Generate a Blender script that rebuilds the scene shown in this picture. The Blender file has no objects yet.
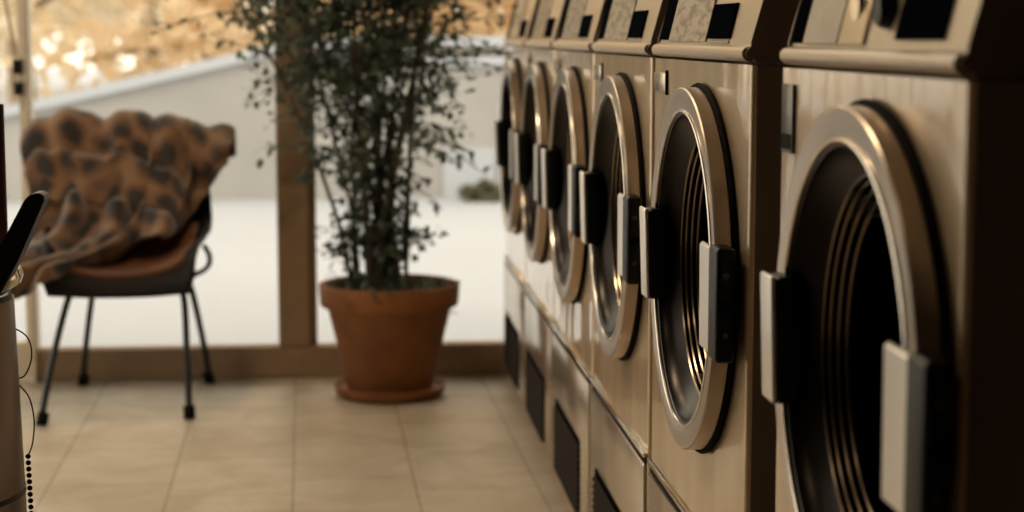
import bpy, bmesh, math, random
from mathutils import Vector, Matrix, noise
random.seed(7)
PI = math.pi
S = bpy.context.scene
C = S.collection

# ------------------------------------------------------------------ materials
def mat(name, col, rough=.5, metal=0., coat=0., bump=0., bscale=60, var=0., vscale=6., col2=None, spec=.5, vdetail=3.):
    m = bpy.data.materials.new(name); m.use_nodes = True
    nt = m.node_tree; b = nt.nodes['Principled BSDF']
    b.inputs['Base Color'].default_value = (*col, 1)
    b.inputs['Roughness'].default_value = rough
    b.inputs['Metallic'].default_value = metal
    b.inputs['Coat Weight'].default_value = coat; b.inputs['Coat Roughness'].default_value = .06
    b.inputs['Specular IOR Level'].default_value = spec
    tc = nt.nodes.new('ShaderNodeTexCoord')
    if var or col2:
        n = nt.nodes.new('ShaderNodeTexNoise'); n.inputs['Scale'].default_value = vscale
        n.inputs['Detail'].default_value = vdetail
        nt.links.new(tc.outputs['Object'], n.inputs['Vector'])
        r = nt.nodes.new('ShaderNodeValToRGB')
        c2 = col2 if col2 else tuple(max(0, c * (1 - var)) for c in col)
        r.color_ramp.elements[0].color = (*c2, 1); r.color_ramp.elements[1].color = (*col, 1)
        r.color_ramp.elements[0].position = .35; r.color_ramp.elements[1].position = .65
        nt.links.new(n.outputs['Fac'], r.inputs['Fac']); nt.links.new(r.outputs['Color'], b.inputs['Base Color'])
    if bump:
        n = nt.nodes.new('ShaderNodeTexNoise'); n.inputs['Scale'].default_value = bscale
        nt.links.new(tc.outputs['Object'], n.inputs['Vector'])
        bp = nt.nodes.new('ShaderNodeBump'); bp.inputs['Strength'].default_value = bump; bp.inputs['Distance'].default_value = .01
        nt.links.new(n.outputs['Fac'], bp.inputs['Height']); nt.links.new(bp.outputs['Normal'], b.inputs['Normal'])
    return m

def glassy(name, tint, ior=1.45, rough=.02):
    m = bpy.data.materials.new(name); m.use_nodes = True
    nt = m.node_tree; nt.nodes.clear()
    o = nt.nodes.new('ShaderNodeOutputMaterial'); mx = nt.nodes.new('ShaderNodeMixShader')
    t = nt.nodes.new('ShaderNodeBsdfTransparent'); g = nt.nodes.new('ShaderNodeBsdfGlossy'); f = nt.nodes.new('ShaderNodeFresnel')
    t.inputs['Color'].default_value = (*tint, 1); g.inputs['Roughness'].default_value = rough; f.inputs['IOR'].default_value = ior
    nt.links.new(f.outputs[0], mx.inputs[0]); nt.links.new(t.outputs[0], mx.inputs[1]); nt.links.new(g.outputs[0], mx.inputs[2])
    nt.links.new(mx.outputs[0], o.inputs[0])
    return m

M = {}
M['enamel'] = mat('beige_enamel', (.78, .60, .39), .28, .3, coat=1., var=.08, vscale=3, bump=.10, bscale=6)
def warp(m, sc=(7, 7, 1.6), st=.5):
    nt = m.node_tree; tc = nt.nodes.new('ShaderNodeTexCoord'); mp = nt.nodes.new('ShaderNodeMapping'); mp.inputs['Scale'].default_value = sc
    n = nt.nodes.new('ShaderNodeTexNoise'); n.inputs['Scale'].default_value = 1; n.inputs['Detail'].default_value = 1
    b = nt.nodes.new('ShaderNodeBump'); b.inputs['Strength'].default_value = st; b.inputs['Distance'].default_value = .012
    nt.links.new(tc.outputs['Object'], mp.inputs[0]); nt.links.new(mp.outputs[0], n.inputs['Vector']); nt.links.new(n.outputs['Fac'], b.inputs['Height'])
    nt.links.new(b.outputs[0], nt.nodes['Principled BSDF'].inputs['Coat Normal'])
warp(M['enamel'])
M['panel'] = mat('beige_panel', (.60, .51, .40), .2, .8, var=.15, vscale=5, bump=.12, bscale=7)
M['console'] = mat('console_shell', (.72, .59, .43), .3, .1, coat=.3)
M['steel'] = mat('brushed_steel', (.62, .53, .43), .24, 1., bump=.03, bscale=90)
M['steel_ring'] = mat('door_ring_steel', (.50, .42, .34), .30, 1., bump=.03, bscale=60)
M['chrome'] = mat('chrome', (.78, .72, .64), .1, 1.)
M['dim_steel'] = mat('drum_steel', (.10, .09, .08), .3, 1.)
M['bead'] = mat('polished_rim', (.70, .63, .54), .22, 1.)
M['black'] = mat('black_plastic', (.006, .006, .006), .42, spec=.25)
M['rubber'] = mat('black_rubber', (.008, .007, .007), .7, spec=.05)
M['display'] = mat('display_glass', (.004, .005, .007), .6, spec=.0)
M['grille'] = mat('grille_black', (.006, .005, .005), .6, spec=.0)
M['slat'] = mat('grille_slat', (.035, .03, .026), .6, spec=.0)
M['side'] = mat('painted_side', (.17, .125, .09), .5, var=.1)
M['handle'] = mat('cast_handle', (.93, .90, .85), .35, .4)
M['doorglass'] = glassy('tinted_door_glass', (.10, .10, .11), 1.28)
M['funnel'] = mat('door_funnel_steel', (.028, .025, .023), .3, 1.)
M['inner'] = mat('inner_ring_steel', (.36, .29, .22), .24, 1.)
M['pane'] = glassy('window_glass', (.97, .97, .96), 1.2, .0)
M['frame'] = mat('brown_window_frame', (.33, .22, .13), .5, var=.15, vscale=9)
M['pale_frame'] = mat('pale_door_frame', (.62, .54, .42), .5)
M['wall'] = mat('warm_wall', (.13, .10, .075), .8, var=.1)
M['ceil'] = mat('ceiling_paint', (.30, .26, .21), .9)
M['terracotta'] = mat('terracotta', (.27, .10, .026), .7, col2=(.18, .064, .018), vscale=7)
M['soil'] = mat('soil', (.04, .025, .015), .95, bump=.8, bscale=60)
M['stem'] = mat('dark_stem', (.035, .026, .016), .7, col2=(.08, .06, .03), vscale=12)
M['tubeblack'] = mat('black_tube', (.012, .012, .013), .35)
M['shell'] = mat('black_shell', (.010, .008, .007), .6, spec=.15)
M['pad'] = mat('brown_seat', (.15, .058, .02), .5, col2=(.09, .033, .012), vscale=6)
M['snow'] = mat('pale_ground', (.45, .475, .52), .8, var=.04, vscale=.8)
M['render_wall'] = mat('pale_render', (.43, .42, .405), .9, col2=(.37, .36, .345), vscale=1.2)
M['coping'] = mat('white_coping', (.50, .53, .58), .8)
M['dark_band'] = mat('grey_band', (.25, .22, .18), .8)
M['bark'] = mat('tree_bark', (.42, .33, .23), .9, col2=(.2, .14, .09), vscale=4)
M['binsteel'] = mat('bin_steel', (.15, .11, .085), .3, 1., bump=.03, bscale=50)
M['pole'] = mat('dark_red_pole', (.05, .008, .008), .3)
M['lampglass'] = None

def leaf_mat(name, a, b, trans=.3):
    m = bpy.data.materials.new(name); m.use_nodes = True
    nt = m.node_tree; bs = nt.nodes['Principled BSDF']; bs.inputs['Roughness'].default_value = .45
    g = nt.nodes.new('ShaderNodeNewGeometry'); r = nt.nodes.new('ShaderNodeValToRGB')
    r.color_ramp.elements[0].color = (*a, 1); r.color_ramp.elements[1].color = (*b, 1)
    nt.links.new(g.outputs['Random Per Island'], r.inputs['Fac'])
    nt.links.new(r.outputs['Color'], bs.inputs['Base Color'])
    t = nt.nodes.new('ShaderNodeBsdfTranslucent'); nt.links.new(r.outputs['Color'], t.inputs['Color'])
    mx = nt.nodes.new('ShaderNodeMixShader'); mx.inputs[0].default_value = trans
    o = nt.nodes['Material Output']
    nt.links.new(bs.outputs[0], mx.inputs[1]); nt.links.new(t.outputs[0], mx.inputs[2]); nt.links.new(mx.outputs[0], o.inputs[0])
    return m
M['leaf'] = leaf_mat('plant_leaf', (.022, .040, .026), (.17, .21, .14), .45)
M['gold'] = leaf_mat('autumn_leaf', (.82, .65, .42), (.92, .80, .62), .6)
M['gold2'] = leaf_mat('pale_autumn_leaf', (.88, .78, .60), (.95, .89, .77), .6)
M['green'] = leaf_mat('shrub_leaf', (.10, .11, .06), (.22, .2, .12), .3)

# floor tiles
m = bpy.data.materials.new('stone_tiles'); m.use_nodes = True
nt = m.node_tree; b = nt.nodes['Principled BSDF']
tc = nt.nodes.new('ShaderNodeTexCoord'); mp = nt.nodes.new('ShaderNodeMapping')
mp.inputs['Rotation'].default_value = (0, 0, math.radians(90 - 1.4)); mp.inputs['Location'].default_value = (.06, .037, 0)
br = nt.nodes.new('ShaderNodeTexBrick'); br.offset = .35; br.squash = 1
br.inputs['Scale'].default_value = 1; br.inputs['Brick Width'].default_value = .37; br.inputs['Row Height'].default_value = .285
br.inputs['Mortar Size'].default_value = .0035; br.inputs['Mortar Smooth'].default_value = .3; br.inputs['Bias'].default_value = 0
br.inputs['Color1'].default_value = (.50, .44, .35, 1); br.inputs['Color2'].default_value = (.57, .51, .42, 1); br.inputs['Mortar'].default_value = (.34, .29, .22, 1)
no = nt.nodes.new('ShaderNodeTexNoise'); no.inputs['Scale'].default_value = 5; no.inputs['Detail'].default_value = 6; no.inputs['Roughness'].default_value = .62; no.inputs['Distortion'].default_value = .8
rp = nt.nodes.new('ShaderNodeValToRGB'); rp.color_ramp.elements[0].position = .32; rp.color_ramp.elements[1].position = .7
rp.color_ramp.elements[0].color = (.66, .60, .50, 1); rp.color_ramp.elements[1].color = (1, 1, 1, 1)
mul = nt.nodes.new('ShaderNodeMixRGB'); mul.blend_type = 'MULTIPLY'; mul.inputs[0].default_value = .9
nt.links.new(tc.outputs['Object'], mp.inputs['Vector']); nt.links.new(mp.outputs[0], br.inputs['Vector'])
nt.links.new(tc.outputs['Object'], no.inputs['Vector']); nt.links.new(no.outputs['Fac'], rp.inputs['Fac'])
nt.links.new(br.outputs['Color'], mul.inputs[1]); nt.links.new(rp.outputs['Color'], mul.inputs[2])
nt.links.new(mul.outputs[0], b.inputs['Base Color']); b.inputs['Roughness'].default_value = .42
bp = nt.nodes.new('ShaderNodeBump'); bp.inputs['Strength'].default_value = .25; bp.inputs['Distance'].default_value = .004; bp.invert = True
nt.links.new(br.outputs['Fac'], bp.inputs['Height']); nt.links.new(bp.outputs['Normal'], b.inputs['Normal'])
M['tiles'] = m

# instruction label: grey plate with streaky scribbled print
m = bpy.data.materials.new('printed_label'); m.use_nodes = True
nt = m.node_tree; b = nt.nodes['Principled BSDF']; b.inputs['Roughness'].default_value = .3; b.inputs['Metallic'].default_value = .4
tc = nt.nodes.new('ShaderNodeTexCoord'); mp = nt.nodes.new('ShaderNodeMapping'); mp.inputs['Scale'].default_value = (40, 26, 90)
no = nt.nodes.new('ShaderNodeTexNoise'); no.inputs['Scale'].default_value = 1; no.inputs['Detail'].default_value = 8; no.inputs['Distortion'].default_value = .3
rp = nt.nodes.new('ShaderNodeValToRGB'); rp.color_ramp.elements[0].position = .38; rp.color_ramp.elements[1].position = .55
rp.color_ramp.elements[0].color = (.26, .22, .17, 1); rp.color_ramp.elements[1].color = (.56, .50, .41, 1)
nt.links.new(tc.outputs['Object'], mp.inputs[0]); nt.links.new(mp.outputs[0], no.inputs['Vector']); nt.links.new(no.outputs['Fac'], rp.inputs['Fac']); nt.links.new(rp.outputs['Color'], b.inputs['Base Color'])
M['label'] = m
M['label_blank'] = mat('plain_label', (.46, .41, .34), .35, .3, var=.25, vscale=14)

# leopard blanket
m = bpy.data.materials.new('leopard_blanket'); m.use_nodes = True
nt = m.node_tree; b = nt.nodes['Principled BSDF']; b.inputs['Roughness'].default_value = .9
b.inputs['Sheen Weight'].default_value = .5
uv = nt.nodes.new('ShaderNodeTexCoord')
nd = nt.nodes.new('ShaderNodeTexNoise'); nd.inputs['Scale'].default_value = 9; nd.inputs['Detail'].default_value = 3
mixv = nt.nodes.new('ShaderNodeMixRGB'); mixv.inputs[0].default_value = .07
vo = nt.nodes.new('ShaderNodeTexVoronoi'); vo.inputs['Scale'].default_value = 14; vo.inputs['Randomness'].default_value = .8
rp = nt.nodes.new('ShaderNodeValToRGB')
e = rp.color_ramp.elements; e[0].position = .30; e[0].color = (.014, .008, .006, 1); e[1].position = .50; e[1].color = (.12, .055, .024, 1)
x = e.new(.72); x.color = (.20, .11, .052, 1)
nt.links.new(uv.outputs['UV'], nd.inputs['Vector']); nt.links.new(uv.outputs['UV'], mixv.inputs[1]); nt.links.new(nd.outputs['Color'], mixv.inputs[2])
nt.links.new(mixv.outputs[0], vo.inputs['Vector']); nt.links.new(vo.outputs['Distance'], rp.inputs['Fac']); nt.links.new(rp.outputs['Color'], b.inputs['Base Color'])
M['blanket'] = m

def emis(name, col, s):
    m = bpy.data.materials.new(name); m.use_nodes = True; b = m.node_tree.nodes['Principled BSDF']
    b.inputs['Emission Color'].default_value = (*col, 1); b.inputs['Emission Strength'].default_value = s
    b.inputs['Base Color'].default_value = (.8, .8, .8, 1); return m
M['lamp'] = emis('fill_lamp_glow', (1, .62, .30), 3)  # glowing face of the added fill lamps

# ------------------------------------------------------------------ helpers
def tag(o, label=None, cat=None, group=None, kind=None):
    if label: o['label'] = label
    if cat: o['category'] = cat
    if group: o['group'] = group
    if kind: o['kind'] = kind
    return o
def empty(name, loc, label, cat, rz=0, group=None):
    o = bpy.data.objects.new(name, None); C.objects.link(o); o.location = loc; o.rotation_euler = (0, 0, rz)
    return tag(o, label, cat, group)
def link(name, bm, m, parent=None, smooth=True, angle=35):
    me = bpy.data.meshes.new(name); bmesh.ops.recalc_face_normals(bm, faces=bm.faces); bm.to_mesh(me); bm.free()
    for x in (m if isinstance(m, (list, tuple)) else [m]): me.materials.append(x)
    if smooth:
        for f in me.polygons: f.use_smooth = True
        me.set_sharp_from_angle(angle=math.radians(angle))
    o = bpy.data.objects.new(name, me); C.objects.link(o); o.parent = parent
    return o
def struct(name, bm, m, parent=None, smooth=False):
    o = link(name, bm, m, parent, smooth); o['kind'] = 'structure'; return o
def box(bm, x0, x1, y0, y1, z0, z1, bev=0., seg=2):
    vs = [bm.verts.new((x, y, z)) for x in (x0, x1) for y in (y0, y1) for z in (z0, z1)]
    fs = [bm.faces.new([vs[i] for i in q]) for q in ((0, 1, 3, 2), (4, 6, 7, 5), (0, 4, 5, 1), (2, 3, 7, 6), (0, 2, 6, 4), (1, 5, 7, 3))]
    if bev:
        es = {e for f in fs for e in f.edges}
        bmesh.ops.bevel(bm, geom=list(es), offset=bev, segments=seg, affect='EDGES', profile=.5)
    return bm
def prism_yz(bm, prof, y0, y1):
    """profile of (x,z) extruded along y"""
    a = [bm.verts.new((x, y0, z)) for x, z in prof]; b = [bm.verts.new((x, y1, z)) for x, z in prof]
    n = len(prof)
    for i in range(n): bm.faces.new((a[i], a[(i + 1) % n], b[(i + 1) % n], b[i]))
    bm.faces.new(a); bm.faces.new(b[::-1])
    return bm
def prism_y(bm, prof, y0, y1): return prism_yz(bm, prof, y0, y1)
def lathe(bm, prof, n=64, axis='Z', center=(0, 0, 0), closed=False):
    """prof of (r, h)"""
    rings = []
    cx, cy, cz = center
    for r, h in prof:
        ring = []
        for i in range(n):
            a = 2 * PI * i / n
            if axis == 'Z': p = (cx + r * math.cos(a), cy + r * math.sin(a), cz + h)
            else: p = (cx + h, cy + r * math.cos(a), cz + r * math.sin(a))
            ring.append(bm.verts.new(p))
        rings.append(ring)
    m_ = len(rings)
    for k in range(m_ if closed else m_ - 1):
        A, B = rings[k], rings[(k + 1) % m_]
        for i in range(n): bm.faces.new((A[i], A[(i + 1) % n], B[(i + 1) % n], B[i]))
    if not closed:
        if prof[0][0] < .002: bmesh.ops.contextual_create(bm, geom=rings[0])
        if prof[-1][0] < .002: bmesh.ops.contextual_create(bm, geom=rings[-1])
    return bm
def tube(bm, pts, r, n=10, cap=True, r1=None):
    pts = [Vector(p) for p in pts]; rings = []
    up = Vector((0, 0, 1))
    t0 = (pts[1] - pts[0]).normalized()
    nrm = t0.orthogonal().normalized()
    for i, p in enumerate(pts):
        if i == 0: t = pts[1] - pts[0]
        elif i == len(pts) - 1: t = pts[-1] - pts[-2]
        else: t = (pts[i + 1] - pts[i]).normalized() + (pts[i] - pts[i - 1]).normalized()
        t.normalize()
        nrm = (nrm - t * nrm.dot(t)).normalized(); bn = t.cross(nrm)
        rr = r if r1 is None else r + (r1 - r) * i / (len(pts) - 1)
        rings.append([bm.verts.new(p + (nrm * math.cos(2 * PI * k / n) + bn * math.sin(2 * PI * k / n)) * rr) for k in range(n)])
    for A, B in zip(rings, rings[1:]):
        for k in range(n): bm.faces.new((A[k], A[(k + 1) % n], B[(k + 1) % n], B[k]))
    if cap: bm.faces.new(rings[0][::-1]); bm.faces.new(rings[-1])
    return bm
def smooth_path(pts, n=8):
    pts = [Vector(p) for p in pts]; out = []
    P = [pts[0] * 2 - pts[1]] + pts + [pts[-1] * 2 - pts[-2]]
    for i in range(1, len(P) - 2):
        for k in range(n):
            t = k / n
            a, b_, c, d = P[i - 1], P[i], P[i + 1], P[i + 2]
            out.append(.5 * ((2 * b_) + (c - a) * t + (2 * a - 5 * b_ + 4 * c - d) * t * t + (3 * b_ - a - 3 * c + d) * t ** 3))
    out.append(pts[-1]); return out
def NB(): return bmesh.new()

# ------------------------------------------------------------------ camera
F, H = 1818., 1.05
pit = math.atan(221 / F); th = math.atan(164 * math.cos(pit) / F)
cam = bpy.data.cameras.new('camera'); co = bpy.data.objects.new('camera', cam); C.objects.link(co)
co.location = (0, 0, H); co.rotation_euler = (PI / 2 - pit, 0, -th)
cam.sensor_width = 36; cam.lens = F / 1024 * 36; cam.clip_start = .05; cam.clip_end = 300
cam.dof.use_dof = True; cam.dof.focus_distance = 2.45; cam.dof.aperture_fstop = 4.0; cam.dof.aperture_blades = 9
S.camera = co

# ------------------------------------------------------------------ room
WY = 5.56            # inner face of the glazed wall
XL, XR, YB, ZC = -2.6, 1.45, -1.6, 2.75
struct('floor', box(NB(), XL - .2, XR + .2, YB - .2, WY + .16, -.15, 0), M['tiles'])
struct('ceiling', box(NB(), XL - .2, XR + .2, YB - .2, WY + .16, ZC, ZC + .15), M['ceil'])
struct('wall_right', box(NB(), XR, XR + .15, YB - .2, WY + .16, 0, ZC), M['wall'])
struct('wall_back', box(NB(), XL - .2, XR + .2, YB - .15, YB, 0, ZC), M['wall'])
bm = NB()
box(bm, XL - .15, XL, YB - .2, 2.9, 0, ZC); box(bm, XL - .15, XL, 2.9, WY + .16, 0, .25); box(bm, XL - .15, XL, 2.9, WY + .16, 2.5, ZC)
struct('wall_left', bm, M['wall'])
bm = NB()
for y0 in (2.9, 4.1, 5.3): box(bm, XL - .1, XL - .03, y0, y0 + .07, .25, 2.5)
w2 = struct('added_window', bm, M['frame'])  # unseen side window, added to light the machine fronts
p = struct('window_pane', box(NB(), XL - .07, XL - .065, 2.27, 5.3, .25, 2.5), M['pane'], w2)
# glazed end wall: bottom rail, mullion, head
bm = NB()
box(bm, -.953, XR, WY, WY + .07, 0, .098, .006)
struct('baseboard_front', bm, M['frame'])
bm = NB()
box(bm, -.222, -.125, WY - .005, WY + .075, .098, 2.6, .006)     # mullion
box(bm, -.127, -.104, WY + .02, WY + .07, .098, 2.6, .003)
box(bm, -.953, XR, WY, WY + .07, 2.6, ZC)                        # head
box(bm, 1.36, XR, WY, WY + .07, .098, 2.6)
w1 = struct('window_1', bm, M['frame'])
struct('window_pane', box(NB(), -.953, -.222, WY + .035, WY + .041, .098, 2.6), M['pane'], w1)
struct('window_pane', box(NB(), -.104, 1.36, WY + .035, WY + .041, .098, 2.6), M['pane'], w1)
# glass door on the left, pale frame with black hinge
d1 = bpy.data.objects.new('door_1', None); C.objects.link(d1); d1['kind'] = 'structure'; d1.location = (0, 0, 0)
bm = NB(); box(bm, -.966, -.953, WY - .01, WY + .09, 0, 2.6, .004); box(bm, XL, -.953, WY, WY + .07, 2.6, ZC)
struct('door_frame', bm, M['pale_frame'], d1)
bm = NB(); box(bm, -.984, -.968, WY + .01, WY + .06, .01, 2.58, .004); box(bm, -1.95, -1.92, WY + .01, WY + .06, .01, 2.58, .004)
box(bm, -1.92, -.984, WY + .01, WY + .06, .01, .12, .004); box(bm, -1.92, -.984, WY + .01, WY + .06, 2.5, 2.58, .004)
struct('door_leaf', bm, M['pale_frame'], d1)
struct('door_pane', box(NB(), -1.92, -.984, WY + .03, WY + .036, .12, 2.5), M['pane'], d1)
struct('side_pane', box(NB(), XL, -1.96, WY + .03, WY + .036, 0, 2.6), M['pane'], d1)
bm = NB(); box(bm, -.992, -.966, WY - .035, WY + .01, .935, .978, .003); box(bm, -.992, -.967, WY - .03, WY + .01, .872, .91, .003)
struct('door_hinge', bm, M['black'], d1)
bm = NB(); tube(bm, smooth_path([(-1.03, WY - .03, 1.5), (-1.012, WY - .03, 1.2), (-.98, WY - .03, .985)], 8), .004, 8)
struct('door_cord', bm, M['frame'], d1)

# ------------------------------------------------------------------ washing machines
FX = .47
def hole_panel(bm, x, y0, y1, z0, z1, cy, cz, r, n=64, xr=None):
    """flat plate with a round hole, on plane x"""
    xr = x if xr is None else xr
    out, inn = [], []
    angs = sorted([2 * PI * i / n for i in range(n)] + [math.atan2(zz - cz, yy - cy) % (2 * PI) for yy in (y0, y1) for zz in (z0, z1)])
    for a in angs:
        c_, s_ = math.cos(a), math.sin(a); t = 1e9
        if c_ > 1e-9: t = min(t, (y1 - cy) / c_)
        if c_ < -1e-9: t = min(t, (y0 - cy) / c_)
        if s_ > 1e-9: t = min(t, (z1 - cz) / s_)
        if s_ < -1e-9: t = min(t, (z0 - cz) / s_)
        out.append(bm.verts.new((x, cy + c_ * t, cz + s_ * t))); inn.append(bm.verts.new((x, cy + c_ * r, cz + s_ * r)))
    k = len(angs)
    for i in range(k): bm.faces.new((out[i], out[(i + 1) % k], inn[(i + 1) % k], inn[i]))

SL = []
def washer(y0, y1, label, variant=0, first=False):
    yc = (y0 + y1) / 2; w = (y1 - y0) / 2
    t = empty('washing_machine', (FX, yc, 0), label, 'washing machine', group='row of front loading washing machines')
    D, ZT, ZM = .72, .985 + .03, .380
    r = .007
    cz, R, yd = .738 + .006 * variant, .243, -.047
    # cabinet shell with rounded front edges
    bm = NB()
    prof = [(D, -w), (r, -w)] + [(r - r * math.sin(a), -w + r - r * math.cos(a)) for a in (PI / 8, PI / 4, 3 * PI / 8)] + [(0, -w + r)]
    prof += [(0, w - r)] + [(r - r * math.cos(a), w - r + r * math.sin(a)) for a in (PI / 8, PI / 4, 3 * PI / 8)] + [(r, w), (D, w)]
    zb = .05
    lo = [bm.verts.new((x, y, zb)) for x, y in prof]; hi = [bm.verts.new((x, y, ZT)) for x, y in prof]
    n = len(prof)
    fi = 5 - 0
    for i in range(n):
        j = (i + 1) % n
        if abs(prof[i][0]) < 1e-9 and abs(prof[j][0]) < 1e-9: continue   # front is the holed plate
        f = bm.faces.new((lo[i], lo[j], hi[j], hi[i]))
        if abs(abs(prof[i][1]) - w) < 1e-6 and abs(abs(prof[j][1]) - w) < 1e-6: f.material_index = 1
    bm.faces.new(hi); bm.faces.new(lo[::-1])
    hole_panel(bm, 0, -w + r, w - r, zb, ZT, yd, cz, .217)
    bmesh.ops.remove_doubles(bm, verts=bm.verts, dist=1e-5)
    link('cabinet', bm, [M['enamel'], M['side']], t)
    link('plinth', box(NB(), .045, D - .03, -w + .01, w - .01, 0, zb), M['rubber'], t, False)
    # chrome strip and dark reveal at the service panel joint
    bm = NB(); box(bm, -.007, -.0002, -w + .004, w - .004, ZM - .002, ZM + .006, .002)
    link('trim_strip', bm, M['chrome'], t)
    bm = NB(); box(bm, -.002, -.0002, -w + .008, w - .008, ZM - .014, ZM - .002)
    link('panel_gap', bm, M['rubber'], t, False)
    bm = NB(); box(bm, -.006, -.0002, -w + .008, w - .008, .054, ZM - .014, .0025)
    lp = link('service_panel', bm, M['panel'], t)
    g0, g1 = -w + .13, w - .09
    bm = NB(); box(bm, -.0075, -.0062, g0, g1, .067, .226)
    gr = link('grille', bm, M['grille'], lp, False)
    z = .073
    while z < .220:
        bm = NB(); prism_yz(bm, [(-.0074, z), (-.0135, z - .0035), (-.014, z - .002), (-.0074, z + .0035)], g0 + .004, g1 - .004); SL.append((bm, t)); z += .0135
    bm = NB()
    for b_, _ in SL:
        me_ = bpy.data.meshes.new('tmp'); b_.to_mesh(me_); b_.free(); bm.from_mesh(me_); bpy.data.meshes.remove(me_)
    SL.clear()
    me_ = gr.data; bm2 = NB(); bm2.from_mesh(me_)
    for f in bm.faces:
        vs = [bm2.verts.new(v.co) for v in f.verts]; ff = bm2.faces.new(vs); ff.material_index = 1
    bmesh.ops.remove_doubles(bm2, verts=bm2.verts, dist=1e-6); bm2.to_mesh(me_); bm2.free(); bm.free(); me_.materials.append(M['slat'])
    # door
    bm = NB()
    P = [(R - .001, -.008), (R, -.009), (R, -.0275), (R - .0018, -.0293), (R - .028, -.0278), (R - .0315, -.0265), (R - .0325, -.024), (R - .036, -.008)]
    lathe(bm, P, 96, 'X', (0, yd, cz), closed=True)
    door = link('door', bm, M['steel_ring'], t, angle=22)
    bm = NB(); lathe(bm, [(R - .0312 + .0026 * math.cos(q * PI / 4), -.0272 + .0026 * math.sin(q * PI / 4)) for q in range(8)], 96, 'X', (0, yd, cz), closed=True)
    link('rim_bead', bm, M['bead'], door)
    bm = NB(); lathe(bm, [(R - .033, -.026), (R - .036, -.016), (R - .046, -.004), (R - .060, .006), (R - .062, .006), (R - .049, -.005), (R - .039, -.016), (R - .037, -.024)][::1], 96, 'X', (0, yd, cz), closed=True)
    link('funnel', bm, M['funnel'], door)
    for rr_, xx_ in ((.181, .007), (.176, .013), (.170, .020), (.163, .027)):
        bm = NB(); lathe(bm, [(rr_ + .0024 * math.cos(q * PI / 3), xx_ + .0024 * math.sin(q * PI / 3)) for q in range(6)], 80, 'X', (0, yd, cz), closed=True)
        link('inner_ring', bm, M['inner'], door)
    bm = NB(); lathe(bm, [(.2155, -.008), (R + .004, -.008), (R + .006, -.005), (R + .004, -.0003), (.2155, -.0003)], 80, 'X', (0, yd, cz), closed=True)
    link('gasket', bm, M['rubber'], door)
    bm = NB(); gp = [(.182, .005), (.180, .040), (.172, .088), (.16, .12), (.13, .145), (.08, .158), (.03, .162), (.001, .162)]
    lathe(bm, gp, 80, 'X', (0, yd, cz))
    link('door_glass', bm, M['doorglass'], door, angle=80)
    # latch block on the near side, hinge block on the far side
    def block(name, yy, zc, hh, ww, sgn, x0=-.036, taper=.0):
        bm = NB()
        yA, yB = yy + yd - ww / 2, yy + yd + ww / 2
        pts = []
        box(bm, x0, -.012, yA, yB, zc - hh / 2, zc + hh / 2, .006, 3)
        for v in bm.verts:
            if v.co.z < zc - hh * .3: v.co.x += taper * (.0) ; v.co.x = min(v.co.x + (taper if v.co.x < -.03 else 0), -.012)
        return link(name, bm, M['black'], door)
    h = block('latch', -R - .012, cz - .010, .14, .052, 1)
    h['label'] = 'black moulded latch block'
    bm = NB(); box(bm, -.0415, -.0362, yd - R - .030, yd - R + .080, cz - .010 - .068, cz - .010 + .066, .0035, 3)
    for v in bm.verts:
        q = (v.co.z - (cz - .010)) / .068; v.co.x += .010 * q * q * q * q; v.co.y += .0
    link('pull_plate', bm, M['handle'], h)
    bm = NB()
    lathe(bm, [(.006, 0), (.007, .0015), (.001, .0016)], 20, 'Z')
    for v in bm.verts: v.co = Vector((-.024 + v.co.x, yd - R - .0388 - v.co.z + .0012, cz - .010 + v.co.y))
    link('latch_hole', bm, M['display'], h)
    for dz in (-.036, .036):
        bm = lathe(NB(), [(.0005, .0014), (.0035, .0012), (.004, 0)], 14, 'Z')
        for v in bm.verts: v.co = Vector((-.024 + v.co.x, yd - R - .0380 - v.co.z, cz - .010 + dz + v.co.y))
        link('screw', bm, M['dim_steel'], h)
    hg = block('hinge', R - .035, cz - .003, .132, .045, -1, x0=-.040)
    bm = NB(); box(bm, -.0465, -.0405, yd + R - .056, yd + R - .006, cz - .003 - .066, cz - .003 + .066, .003, 3)
    for v in bm.verts:
        if v.co.z < cz - .003 - .05: v.co.x += .004
    link('hinge_plate', bm, M['handle'], hg)
    # drum behind the glass
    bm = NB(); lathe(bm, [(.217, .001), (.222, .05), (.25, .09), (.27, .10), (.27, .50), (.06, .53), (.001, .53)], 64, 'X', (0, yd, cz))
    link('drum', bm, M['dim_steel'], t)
    # little plate in the far upper corner
    bm = NB()
    if variant: box(bm, -.004, -.0003, w - .065, w - .018, .925, .998, .0012)
    else: box(bm, -.004, -.0003, w - .115, w - .018, .966, .994, .0012)
    bd = link('badge', bm, M['dim_steel' if variant else 'steel'], t)
    bm = NB()
    if variant: box(bm, -.0052, -.0042, w - .061, w - .022, .929, .945)
    else: box(bm, -.0035, -.0003, w - .122, w - .1152, .962, .998)
    link('badge_edge', bm, M['rubber'], bd, False)
    # control console: rounded nose, panel leaning back
    bm = NB()
    zt = ZT + .0025
    prof = [(.02, zt)] + [(.008 - .018 * math.sin(a), zt + .010 - .010 * math.cos(a)) for a in [PI * k_ / 10 for k_ in range(0, 6)]]
    prof += [(-.0095, zt + .014), (-.006, zt + .018), (.000, zt + .0195)]
    xs, zs = .003, zt + .0205
    prof += [(xs, zs), (xs + .060, 1.285), (xs + .075, 1.30), (.42, 1.30), (.45, 1.27), (.45, zt)]
    prism_y(bm, prof, -w + .004, w - .026)
    es = [e for e in bm.edges if abs(e.verts[0].co.y - e.verts[1].co.y) < 1e-6]
    bmesh.ops.bevel(bm, geom=es, offset=.004, segments=2, affect='EDGES')
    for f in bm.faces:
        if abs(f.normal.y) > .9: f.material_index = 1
    bm.normal_update()
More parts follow.
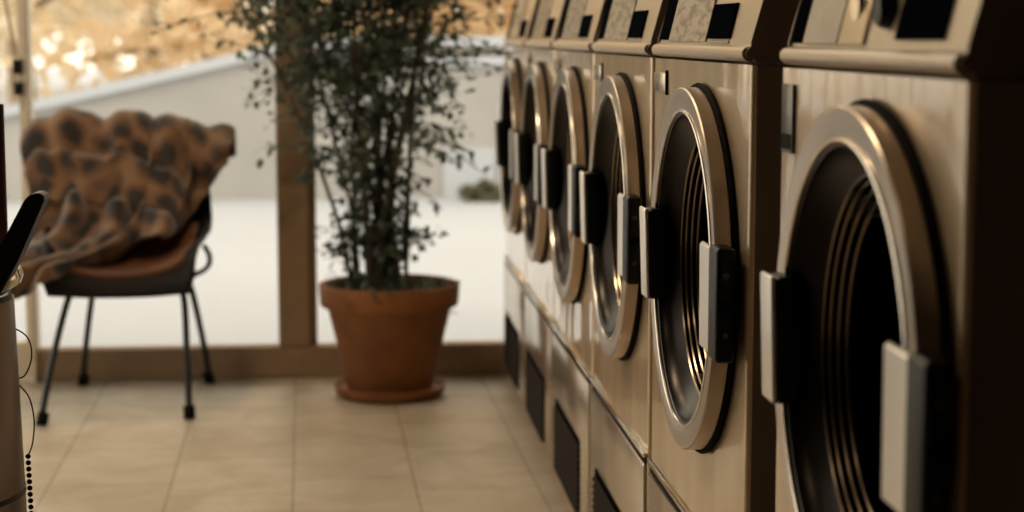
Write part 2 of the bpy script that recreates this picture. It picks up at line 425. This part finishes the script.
    for f in bm.faces: f.material_index = 1 if abs(f.normal.y) > .95 else 0
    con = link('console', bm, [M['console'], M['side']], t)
    sl = (.060) / (1.285 - zs)
    def on(name, ya, yb, za, zb_, m_, th_=.003, par=None, bev=.0008):
        """thin plate on the sloping console face"""
        bm = NB()
        def X(z): return xs + (z - zs) * sl
        pr = [(X(za) - th_, za), (X(zb_) - th_, zb_), (X(zb_) - .0004, zb_), (X(za) - .0004, za)]
        prism_y(bm, pr, ya, yb)
        if bev: bmesh.ops.bevel(bm, geom=list(bm.edges), offset=bev, segments=1, affect='EDGES')
        return link(name, bm, m_, par or con, False)
    if variant == 1:
        on('vent_strip', w - .072, w - .036, 1.042, 1.24, M['display'])
        on('label_plate', w - .215, w - .085, 1.041, 1.24, M['label_blank'])
        cp = on('button_panel', w - .305, w - .220, 1.041, 1.22, M['panel'])
        rot = Matrix.Rotation(-PI / 2, 4, 'Y')
        kn = NB(); lathe(kn, [(.001, .014), (.013, .014), (.016, .010), (.018, 0)], 32, 'Z')
        for v in kn.verts: v.co = rot @ v.co + Vector((xs + (1.072 - zs) * sl - .0005, w - .365, 1.072))
        link('knob', kn, M['black'], con)
        kn = NB(); lathe(kn, [(.001, .004), (.015, .004), (.017, 0)], 32, 'Z')
        for v in kn.verts: v.co = rot @ v.co + Vector((xs + (1.078 - zs) * sl - .003, w - .262, 1.078))
        link('coin_dial', kn, M['chrome'], cp)
        on('display', w - .53, w - .40, 1.046, 1.20, M['display'])
    else:
        on('vent_strip', w - .105, w - .035, 1.043, 1.24, M['display'])
        on('label_plate', w - .39, w - .115, 1.041, 1.235, M['label'])
        on('lower_label', w - .535, w - .405, 1.0395, 1.043, M['label_blank'], .002)
        on('display', w - .54, w - .40, 1.0455, 1.090, M['display'], .004)
    return t

specs = [(1.352, 1.955, 'nearest washing machine, blurred, with a round black knob and tall corner plate', 1),
         (2.105, 2.785, 'sharply focused washing machine just beyond the nearest one, dark side showing in the gap', 0),
         (2.815, 3.475, 'third washing machine from the camera, beyond the sharply focused one', 0),
         (3.490, 4.150, 'fourth washing machine from the camera, its black louvre grille seen in full', 0),
         (4.165, 4.810, 'blurred washing machine next to the last one at the window end', 0),
         (4.825, 5.475, 'farthest washing machine, at the window end of the row beside the plant', 0)]
for a, b_, l, v in specs: washer(a, b_, l, v)

# ------------------------------------------------------------------ chair
CX, CY = -.632, 5.19
ch = empty('shell_chair', (CX, CY, 0), 'black bucket chair on splayed tubular legs with a brown seat, facing the camera', 'chair', rz=math.radians(2))
SV = [(-.245, .345, .200), (-.225, .386, .215), (-.12, .385, .225), (-.02, .385, .235), (.07, .40, .24), (.14, .445, .245), (.18, .51, .25), (.205, .58, .245), (.23, .66, .23), (.25, .735, .21), (.256, .755, .19)]
def shell_pt(u, v, lift=0., ws=1.):
    k = v * (len(SV) - 1); i = min(int(k), len(SV) - 2); f = k - i
    y, z, w = [SV[i][q] * (1 - f) + SV[i + 1][q] * f for q in range(3)]
    dy, dz = SV[i + 1][0] - SV[i][0], SV[i + 1][1] - SV[i][1]
    L = math.hypot(dy, dz); ny, nz = -dz / L, dy / L     # normal toward sitter
    curl = (abs(u) ** 2.6) * (.10 if v < .45 else max(.015, .10 * (1 - (v - .45) * 5))) * min(1, v * 4 + .25)
    return Vector((u * w * ws * (1 - .06 * abs(u) ** 3), y + ny * (curl + lift), z + nz * (curl + lift)))
def shell_grid(nu, nv, u0, u1, v0, v1, lift=0.):
    bm = NB()
    G = [[bm.verts.new(shell_pt(u0 + (u1 - u0) * i / nu, v0 + (v1 - v0) * j / nv, lift)) for i in range(nu + 1)] for j in range(nv + 1)]
    for j in range(nv):
        for i in range(nu): bm.faces.new((G[j][i], G[j][i + 1], G[j + 1][i + 1], G[j + 1][i]))
    return bm
sh = link('seat_shell', shell_grid(28, 40, -1, 1, 0, 1), M['shell'], ch, angle=80)
md = sh.modifiers.new('s', 'SOLIDIFY'); md.thickness = .012; md.offset = 0
sp = link('seat_pad', shell_grid(24, 30, -.82, .82, .10, .56, .014), M['pad'], ch, angle=80)
md = sp.modifiers.new('s', 'SOLIDIFY'); md.thickness = .014; md.offset = 0; bv = sp.modifiers.new('b', 'BEVEL'); bv.width = .005; bv.segments = 2
def w2l(x, y):
    d = Matrix.Rotation(-math.radians(2), 2) @ Vector((x - CX, y - CY)); return d
feet = [(-.839, 4.925, -.100, -.13), (-.446, 4.98, .115, -.13), (-.809, 5.50, -.055, .12), (-.43, 5.50, .12, .12)]
for fx, fy, tx, ty in feet:
    d = w2l(fx, fy)
    bm = NB(); s_ = 1 if tx > 0 else -1
    tube(bm, smooth_path([(d.x, d.y, .012), (d.x * .6 + (tx + s_ * .05) * .4, d.y * .6 + ty * .4, .16), (tx + s_ * .05, ty, .325), (tx + s_ * .025, ty, .352), (tx - s_ * .03, ty, .358)], 7), .0095, 12)
    lg = link('leg', bm, M['tubeblack'], ch)
    bm = NB()
    dr = Vector(((tx + s_ * .05 - d.x), ty - d.y, .31)).normalized()
    b0 = Vector((d.x, d.y, .0)); tube(bm, [b0, b0 + dr * .004, b0 + dr * .03, b0 + dr * .036], .0165, 14)
    for v in bm.verts: v.co.z = max(v.co.z, .0005)
    link('foot_cap', bm, M['rubber'], lg)
bm = NB()
for ty in (-.13, .12): tube(bm, [(-.19, ty, .357), (.19, ty, .357)], .0095, 12)
for tx in (-.12, .12): tube(bm, [(tx, -.14, .36), (tx, .13, .36)], .008, 12)
for s_ in (-1, 1): tube(bm, smooth_path([(s_ * .12, .05, .36), (s_ * .19, .10, .362), (s_ * .222, .13, .38), (s_ * .226, .14, .41), (s_ * .210, .145, .44)], 6), .008, 10)
link('under_frame', bm, M['tubeblack'], ch)

# blanket draped over chair: u across (left -1 .. right 1), v along the cloth from behind, over the top, down the seat
def blanket():
    bm = NB(); uvl = None
    NU, NVV = 90, 130
    def path(u):
        """centre path points for column u"""
        xt = -.338 + 0 * u
        k = (u + 1) / 2          # 0 left, 1 right
        top = .805 - .055 * max(0, (k - .55) / .45) ** 1.3 - .05 * max(0, (.12 - k) / .12) ** 2
        X = -.315 + k * .605
        X = X + .0
        pts = []
        zb_ = .60 + .08 * k; pts.append(Vector((X, .325, zb_)))
        pts.append(Vector((X, .325, (zb_ + top) / 2 - .02)))
        pts.append(Vector((X, .31, top - .04)))
        pts.append(Vector((X * 1.0, .265, top)))
        pts.append(Vector((X * 1.0, .205, top - .035)))
        # down the front
        pts.append(Vector((X * .97, .165, .66)))
        if k > .80:
            f = (k - .80) / .20
            pts[-1] = Vector((X * .97, .17, .66 + .045 * f)); pts.append(Vector((X * .96, .172, .59 + .09 * f)))
            pts.append(Vector((X * .95, .165, .52 + .14 * f)))
            return pts
        pts.append(Vector((X * .92, .12, .56)))
        # on seat, sweeping to the front left
        sweep = 1 - k / .80
        pts.append(Vector((X * .9 - .03, .06, .475)))
        if k > .62:
            f = (k - .62) / .18
            pts.append(Vector((X * .85 - .05, .02, .455)))
            return pts
        f = k / .62
        pts.append(Vector((X * .85 - .06 - .02 * f, -.06, .445 - .01 * f)))
        pts.append(Vector((X * .72 - .10 - .05 * f, -.16, .425)))
        e = max(0, 1 - f)
        pts.append(Vector((X * .60 - .16 - .05 * f, -.25, .405 - .01 * e)))
        pts.append(Vector((X * .55 - .19 - .03 * f, -.275, .365 - .02 * math.sin(f * PI))))
        return pts
    cols = []
    for i in range(NU + 1):
        u = -1 + 2 * i / NU
        sp_ = smooth_path(path(u), 10)
        # resample by arclength
        L = [0]
        for a, b_ in zip(sp_, sp_[1:]): L.append(L[-1] + (b_ - a).length)
        col = []; tot = L[-1]; q = 0
        for j in range(NVV + 1):
            s = tot * j / NVV
            while q < len(L) - 2 and L[q + 1] < s: q += 1
            f = (s - L[q]) / max(1e-6, L[q + 1] - L[q])
            pnt = sp_[q].lerp(sp_[q + 1], min(1, f))
            col.append((pnt, s))
        cols.append(col)
    V = []
    for i, col in enumerate(cols):
        u = -1 + 2 * i / NU; row = []
        for j, (p_, s) in enumerate(col):
            # folds: displacement mostly toward the viewer
            fold = .026 * math.sin(u * 13 + s * 5 + 1.2 * math.sin(s * 7)) + .012 * math.sin(u * 24 - s * 9)
            fold += .045 * noise.noise(Vector((u * 2.2, s * 4.5, 3.1))) + .012 * noise.noise(Vector((u * 7, s * 11, 9)))
            am = min(1, s / .25)
            side = .035 * noise.noise(Vector((s * 5, u * 1.2, 5)))
            d = Vector((side, -.8 * fold, .55 * fold)) * am
            if s < .5: d = Vector((side * .6, fold * .3, .35 * fold))
            d += Vector((0, -.018, .012))
            if s < .36: d.y = abs(d.y) * .5
            row.append(bm.verts.new(p_ + d))
        V.append(row)
    uvl = bm.loops.layers.uv.new('UVMap')
    for i in range(NU):
        for j in range(NVV):
            f = bm.faces.new((V[i][j], V[i + 1][j], V[i + 1][j + 1], V[i][j + 1]))
            for lp_, (a, b_) in zip(f.loops, ((i, j), (i + 1, j), (i + 1, j + 1), (i, j + 1))):
                lp_[uvl].uv = (a / NU * .66, cols[a][b_][1])
    return bm
bo = link('blanket', blanket(), M['blanket'], None, angle=180)
bo.location = (CX, CY, 0)
md = bo.modifiers.new('s', 'SOLIDIFY'); md.thickness = .009; md.offset = 1
md = bo.modifiers.new('ss', 'SUBSURF'); md.levels = 1; md.render_levels = 1
tag(bo, 'brown leopard spotted blanket draped over the back and seat of the black chair', 'blanket')

# ------------------------------------------------------------------ potted plant
PX, PY = .112, 5.27
pt = empty('potted_plant', (PX, PY, 0), 'tall leafy shrub with thin dark stems in a terracotta pot by the window', 'plant')
bm = NB()
lathe(bm, [(.001, .0), (.135, .0), (.158, .012), (.165, .034), (.158, .036), (.148, .02), (.12, .014), (.001, .014)], 64)
link('saucer', bm, M['terracotta'], pt)
bm = NB()
lathe(bm, [(.001, .016), (.118, .016), (.123, .022), (.180, .262), (.184, .266), (.198, .268), (.201, .272), (.206, .325), (.204, .332), (.196, .334), (.188, .330), (.184, .29), (.001, .285)], 64)
link('pot', bm, M['terracotta'], pt)
bm = NB(); lathe(bm, [(.001, .312), (.10, .310), (.1835, .300)], 40)
for v in bm.verts: v.co.z += .006 * noise.noise(v.co * 40)
link('soil', bm, M['soil'], pt)
rs = random.Random(11)
bm = NB(); canes = []
for i in range(19):
    a = rs.uniform(0, 2 * PI); r0 = rs.uniform(.01, .085)
    top = rs.uniform(1.15, 1.75); sx = math.cos(a) * r0; sy = math.sin(a) * r0 * .8
    sx -= .035; ex = sx * 1.5 + rs.uniform(-.46, .24); ey = max(-.28, min(.2, sy * 1.5 + rs.uniform(-.15, .12)))
    pts = [(sx, sy, .300)]
    for k in range(1, 7):
        f = k / 6
        pts.append((sx + (ex - sx) * min(1.1, (f * (top - .3) / .85)) ** 1.6 + rs.uniform(-.012, .012), sy + (ey - sy) * f ** 1.5, .30 + (top - .30) * f))
    sp_ = smooth_path(pts, 5); canes.append(sp_)
    tube(bm, sp_, rs.uniform(.0055, .0095), 7, r1=.0022)
leafs = NB()
def leaf(bm, p, d, L, W, nr):
    d = d.normalized(); s = d.cross(nr)
    if s.length < 1e-3: s = d.orthogonal()
    s.normalize(); n_ = s.cross(d)
    a = bm.verts.new(p); e = bm.verts.new(p + d * L - n_ * L * .12)
    l1 = bm.verts.new(p + d * L * .38 + s * W); l2 = bm.verts.new(p + d * L * .38 - s * W)
    c1 = bm.verts.new(p + d * L * .7 + s * W * .7 - n_ * L * .03); c2 = bm.verts.new(p + d * L * .7 - s * W * .7 - n_ * L * .03)
    m1 = bm.verts.new(p + d * L * .38 - n_ * W * .2); m2 = bm.verts.new(p + d * L * .7 - n_ * (W * .2 + L * .03))
    bm.faces.new((a, l1, m1)); bm.faces.new((a, m1, l2)); bm.faces.new((l1, c1, m2, m1)); bm.faces.new((m1, m2, c2, l2)); bm.faces.new((c1, e, m2)); bm.faces.new((m2, e, c2))
def rnd(rs_, k=1): return Vector((rs_.gauss(0, k), rs_.gauss(0, k), rs_.gauss(0, k)))
def twig(p, d, L, dens):
    q = [p]; dd = d.normalized(); steps = 6
    for k in range(steps):
        dd = (dd + rnd(rs, .12) + Vector((0, 0, -.05))).normalized(); q.append(q[-1] + dd * L / steps)
    for z_ in q:
        z_.y = min(z_.y, .25)
    tube(bm, q, .0022, 5, r1=.001)
    for k in range(1, steps + 1):
        for _ in range(dens):
            o = (dd * .5 + rnd(rs, .7)).normalized()
            leaf(leafs, q[k] + rnd(rs, .008), o, rs.uniform(.022, .042), rs.uniform(.007, .012), rnd(rs).normalized() * .6 + Vector((0, 0, 1)))
for ci, sp_ in enumerate(canes):
    for k, p_ in enumerate(sp_):
        h = p_.z
        if h < .37: continue
        for _ in range(3 if h > .95 else 2):
            if rs.random() < (.24 if h < .62 else (.30 if h < .80 else .50)):
                a = rs.uniform(0, 2 * PI)
                L = rs.uniform(.04, .15) if h < .7 else rs.uniform(.10, .32)
                twig(p_.copy(), Vector((math.cos(a), math.sin(a) * .75, rs.uniform(-.25, .45))), L, 2)
for _ in range(16):   # low sprigs over the pot rim
    a = rs.uniform(-2.7, -.4); p_ = Vector((math.cos(a) * .03, math.sin(a) * .03, .325))
    twig(p_, Vector((math.cos(a), math.sin(a), .25)), rs.uniform(.08, .18), 2)
link('stems', bm, M['stem'], pt, angle=60)
link('foliage', leafs, M['leaf'], pt, smooth=False)

# ------------------------------------------------------------------ steel bin in the left foreground
BX, BY = -.562, 2.35
bn = empty('steel_bin', (BX, BY, 0), 'tall brushed steel bin with a chrome rim at the left foreground edge', 'bin')
bm = NB(); lathe(bm, [(.001, .004), (.146, .004), (.150, .012), (.140, .35), (.131, .715), (.125, .715), (.134, .35), (.14, .02), (.001, .02)], 64)
link('bin_body', bm, M['binsteel'], bn)
bm = NB(); lathe(bm, [(.1315, .708), (.140, .712), (.144, .722), (.141, .732), (.132, .734), (.124, .728), (.1245, .712)], 64, closed=True)
for v in bm.verts: v.co.z += v.co.x * .16
link('rim', bm, M['chrome'], bn)
bm = NB(); lathe(bm, [(.133, .46), (.1385, .46), (.1385, .466), (.133, .466)], 64, closed=True); link('seam_band', bm, M['black'], bn)
bm = NB(); lathe(bm, [(.001, .66), (.11, .66), (.1275, .67), (.1285, .722), (.122, .722), (.12, .68), (.001, .675)], 48); link('liner', bm, M['black'], bn)
bm = NB()
prof = [(.118, .735), (.128, .729), (.152, .772), (.184, .842), (.187, .850), (.183, .856), (.172, .856), (.163, .850), (.130, .790), (.118, .755)]
prism_y(bm, prof, -.070, -.03)
bmesh.ops.bevel(bm, geom=list(bm.edges), offset=.002, segments=2, affect='EDGES')
link('flap', bm, M['black'], bn)
bm = NB()
tube(bm, smooth_path([(.122, .03, .675), (.142, .032, .66), (.147, .032, .635), (.138, .03, .61), (.123, .03, .605)], 6), .0011, 6)
link('wire', bm, M['black'], bn); bm = NB()
tube(bm, smooth_path([(.128, .03, .600), (.142, .032, .580), (.1475, .032, .550), (.145, .03, .52), (.1385, .03, .502)], 6), .0011, 6)
link('wire', bm, M['black'], bn)
bm = NB()
for k in range(34):
    c_ = Vector((.1385 + .0002 * k, .03, .502 - k * .0085)); bmesh.ops.create_icosphere(bm, subdivisions=2, radius=.0036, matrix=Matrix.Translation(c_))
link('bead_chain', bm, M['rubber'], bn)
bm = NB(); tube(bm, [(-.03, 0, 0), (-.03, 0, .012)], .05, 24); tube(bm, [(-.03, 0, .01), (-.03, 0, .948)], .0075, 16)
for v in bm.verts: v.co.x += .164; v.co.y += .42
po = link('display_pole', bm, M['pole'], None); po.location = (-.653, BY, 0)
tag(po, 'thin dark red pole standing upright at the left edge behind the steel bin', 'pole')

# ------------------------------------------------------------------ outside
GZ = -.02
bm = NB(); box(bm, -40, 40, WY + .16, 60, GZ - .2, GZ)
struct('ground_outside', bm, M['snow'])
Y0 = 12.0
def spl(xs_, pts):
    for (a, za), (b_, zb_) in zip(pts, pts[1:]):
        if a <= xs_ <= b_: return za + (zb_ - za) * (xs_ - a) / (b_ - a)
    return pts[-1][1] if xs_ > pts[-1][0] else pts[0][1]
top = [(-4.5, .25), (-2.9, .46), (-2.05, .63), (-1.3, .80), (-.49, .99), (-.1, 1.03), (.5, 1.04), (6, 1.04)]
gw = empty('garden_wall', (0, Y0, GZ), 'long pale grey wall outside whose white top slopes down to the left', 'wall')
def strip(name, off0, off1, yA, yB, m_, x0=-4.5, x1=6, base=None):
    bm = NB(); N_ = 60; rows = []
    for i in range(N_ + 1):
        x_ = x0 + (x1 - x0) * i / N_; t_ = spl(x_, top) - GZ
        zl = (t_ + off0) if base is None else base
        rows.append([bm.verts.new(q) for q in ((x_, yA, zl), (x_, yB, zl), (x_, yB, t_ + off1), (x_, yA, t_ + off1))])
    for A, B in zip(rows, rows[1:]):
        for k in range(4): bm.faces.new((A[k], A[(k + 1) % 4], B[(k + 1) % 4], B[k]))
    bm.faces.new(rows[0]); bm.faces.new(rows[-1][::-1])
    return link(name, bm, m_, gw, False)
strip('wall_body', 0, -.07, 0, .35, M['render_wall'], base=0)
strip('coping', -.07, 0, -.06, .41, M['coping'])
strip('recess_band', -.125, -.075, -.012, 0, M['dark_band'], x0=.35)
strip('ledge', -.185, -.13, -.05, 0, M['coping'], x0=.35)
bm = NB()
for x_ in (.98, 2.2): box(bm, x_, x_ + .035, -.015, 0, 0, .62)
box(bm, .62, .96, -.02, -.001, 0, .33)
link('pilaster', bm, M['coping'], gw, False)

def tree(x, y, h, cr, seed, lm, label, n=420, ls=.17):
    r_ = random.Random(seed)
    t = empty('autumn_tree', (x, y, GZ), label, 'tree', group='autumn trees beyond the wall')
    bm = NB(); lv = NB()
    lean = r_.uniform(-.3, .3)
    trunk = smooth_path([(0, 0, 0), (lean * .2, 0, h * .25), (lean * .6, .1, h * .6), (lean, 0, h)], 5)
    tube(bm, trunk, .09 + h * .012, 10, r1=.03)
    n *= 3
    for k in range(16):
        p_ = trunk[r_.randint(3, len(trunk) - 1)]; a = r_.uniform(0, 2 * PI)
        e_ = p_ + Vector((math.cos(a) * cr * .8, math.sin(a) * cr * .6, r_.uniform(-.1, .7) * cr))
        tube(bm, smooth_path([p_, p_.lerp(e_, .5) + Vector((0, 0, .1)), e_], 3), .035, 6, r1=.012)
        for _ in range(n // 16):
            c_ = p_.lerp(e_, r_.uniform(.25, 1.15)) + rnd(r_, cr * .16)
            if c_.z < .15: continue
            leaf(lv, c_, rnd(r_), ls * r_.uniform(.7, 1.4), ls * .38, rnd(r_))
    link('trunk', bm, M['bark'], t, angle=60); link('crown', lv, lm, t, smooth=False)
tl = ['golden tree beyond the low end of the sloping wall, behind the glass door',
      'pale golden tree behind the sloping wall above the draped chair',
      'amber tree behind the wall just left of the window mullion',
      'golden tree behind the wall hidden by the potted plant',
      'amber tree behind the wall between the plant and the washing machines',
      'far pale tree at the left, its trunk white in the light',
      'far golden tree right of centre beyond the wall']
for (x_, y_, h_, c_, n_, lm), l in zip([(-4.0, 17.5, 4.6, 2.3, 900, 'gold2'), (-2.7, 15.5, 3.9, 1.7, 750, 'gold2'), (-1.0, 14.6, 3.4, 1.5, 900, 'gold'), (.5, 15.8, 4.0, 1.8, 1000, 'gold'),
                                  (2.0, 15.2, 3.9, 1.7, 1000, 'gold'), (-5.2, 22, 6.0, 3.0, 900, 'gold2'), (1.0, 22, 6.0, 3.2, 1100, 'gold2')], tl):
    tree(x_, y_, h_, c_, int(100 + x_ * 10 + y_), M[lm], l, n_)
for i_, (x_, l) in enumerate(((-9.5, 'leftmost of the distant pale golden trees'), (-6.2, 'distant pale golden tree behind the glass door'), (-3.2, 'distant pale golden tree above the draped chair'), (0.2, 'distant pale golden tree behind the window mullion'), (3.4, 'rightmost of the distant pale golden trees'))):
    tree(x_, (28, 36, 30, 37, 29)[i_], 7.5, 2.9, 300 + i_, M['gold2'], l, 520, .55)
r_ = random.Random(5)
def shrub(x, y, rr, label):
    lv = NB()
    for _ in range(160):
        d = rnd(r_).normalized(); d.z = abs(d.z)
        leaf(lv, Vector((d.x * rr * r_.uniform(.1, 1), d.y * rr * .6 * r_.uniform(.1, 1), d.z * rr * .55 + .005)), rnd(r_) + d, .07, .02, rnd(r_))
    o = link('low_shrub', lv, M['green'], None, False); o.location = (x, y, GZ); tag(o, label, 'shrub')
shrub(.86, 11.7, .17, 'small dark shrub at the foot of the pale wall outside')

# ------------------------------------------------------------------ added ceiling fill lamps
def lamp(x, y, label, power, sz=.5):  # unseen lamps, added as warm fill for the room
    t = empty('fill_lamp', (x, y, ZC), label, 'lamp', group='added ceiling fill lamps')
    bm = NB(); lathe(bm, [(.001, -.001), (sz * .36, -.001), (sz * .38, -.03), (sz * .36, -.05), (sz * .33, -.05)], 40); link('fill_lamp_body', bm, M['steel'], t)
    bm = NB(); lathe(bm, [(sz * .33, -.048), (sz * .2, -.066), (.001, -.072)], 40); link('fill_lamp_shade', bm, M['lamp'], t)
    l = bpy.data.lights.new('fill_light', 'AREA'); l.shape = 'DISK'; l.size = sz * .7; l.energy = power; l.color = (1, .76, .50)
    lo = bpy.data.objects.new('fill_light', l); C.objects.link(lo); lo.parent = t; lo.location = (0, 0, -.085)
lamp(-.9, 4.9, 'added warm fill lamp over the chair by the window', 9)
lamp(-.9, 3.5, 'added warm fill lamp over the middle of the aisle', 20)
lamp(-1.4, 1.6, 'added warm fill lamp over the near end of the aisle', 2)

# ------------------------------------------------------------------ daylight
w = bpy.data.worlds.new('sky'); S.world = w; w.use_nodes = True
bg = w.node_tree.nodes['Background']; bg.inputs[0].default_value = (1.0, .90, .74, 1); bg.inputs[1].default_value = 2.3
S.view_settings.view_transform = 'Standard'; S.view_settings.look = 'None'; S.view_settings.gamma = 1
S.view_settings.use_curve_mapping = False; S.view_settings.exposure = 0.0
S.cycles.use_denoising = True; S.cycles.max_bounces = 10; S.cycles.transparent_max_bounces = 16
S.cycles.sample_clamp_indirect = 6
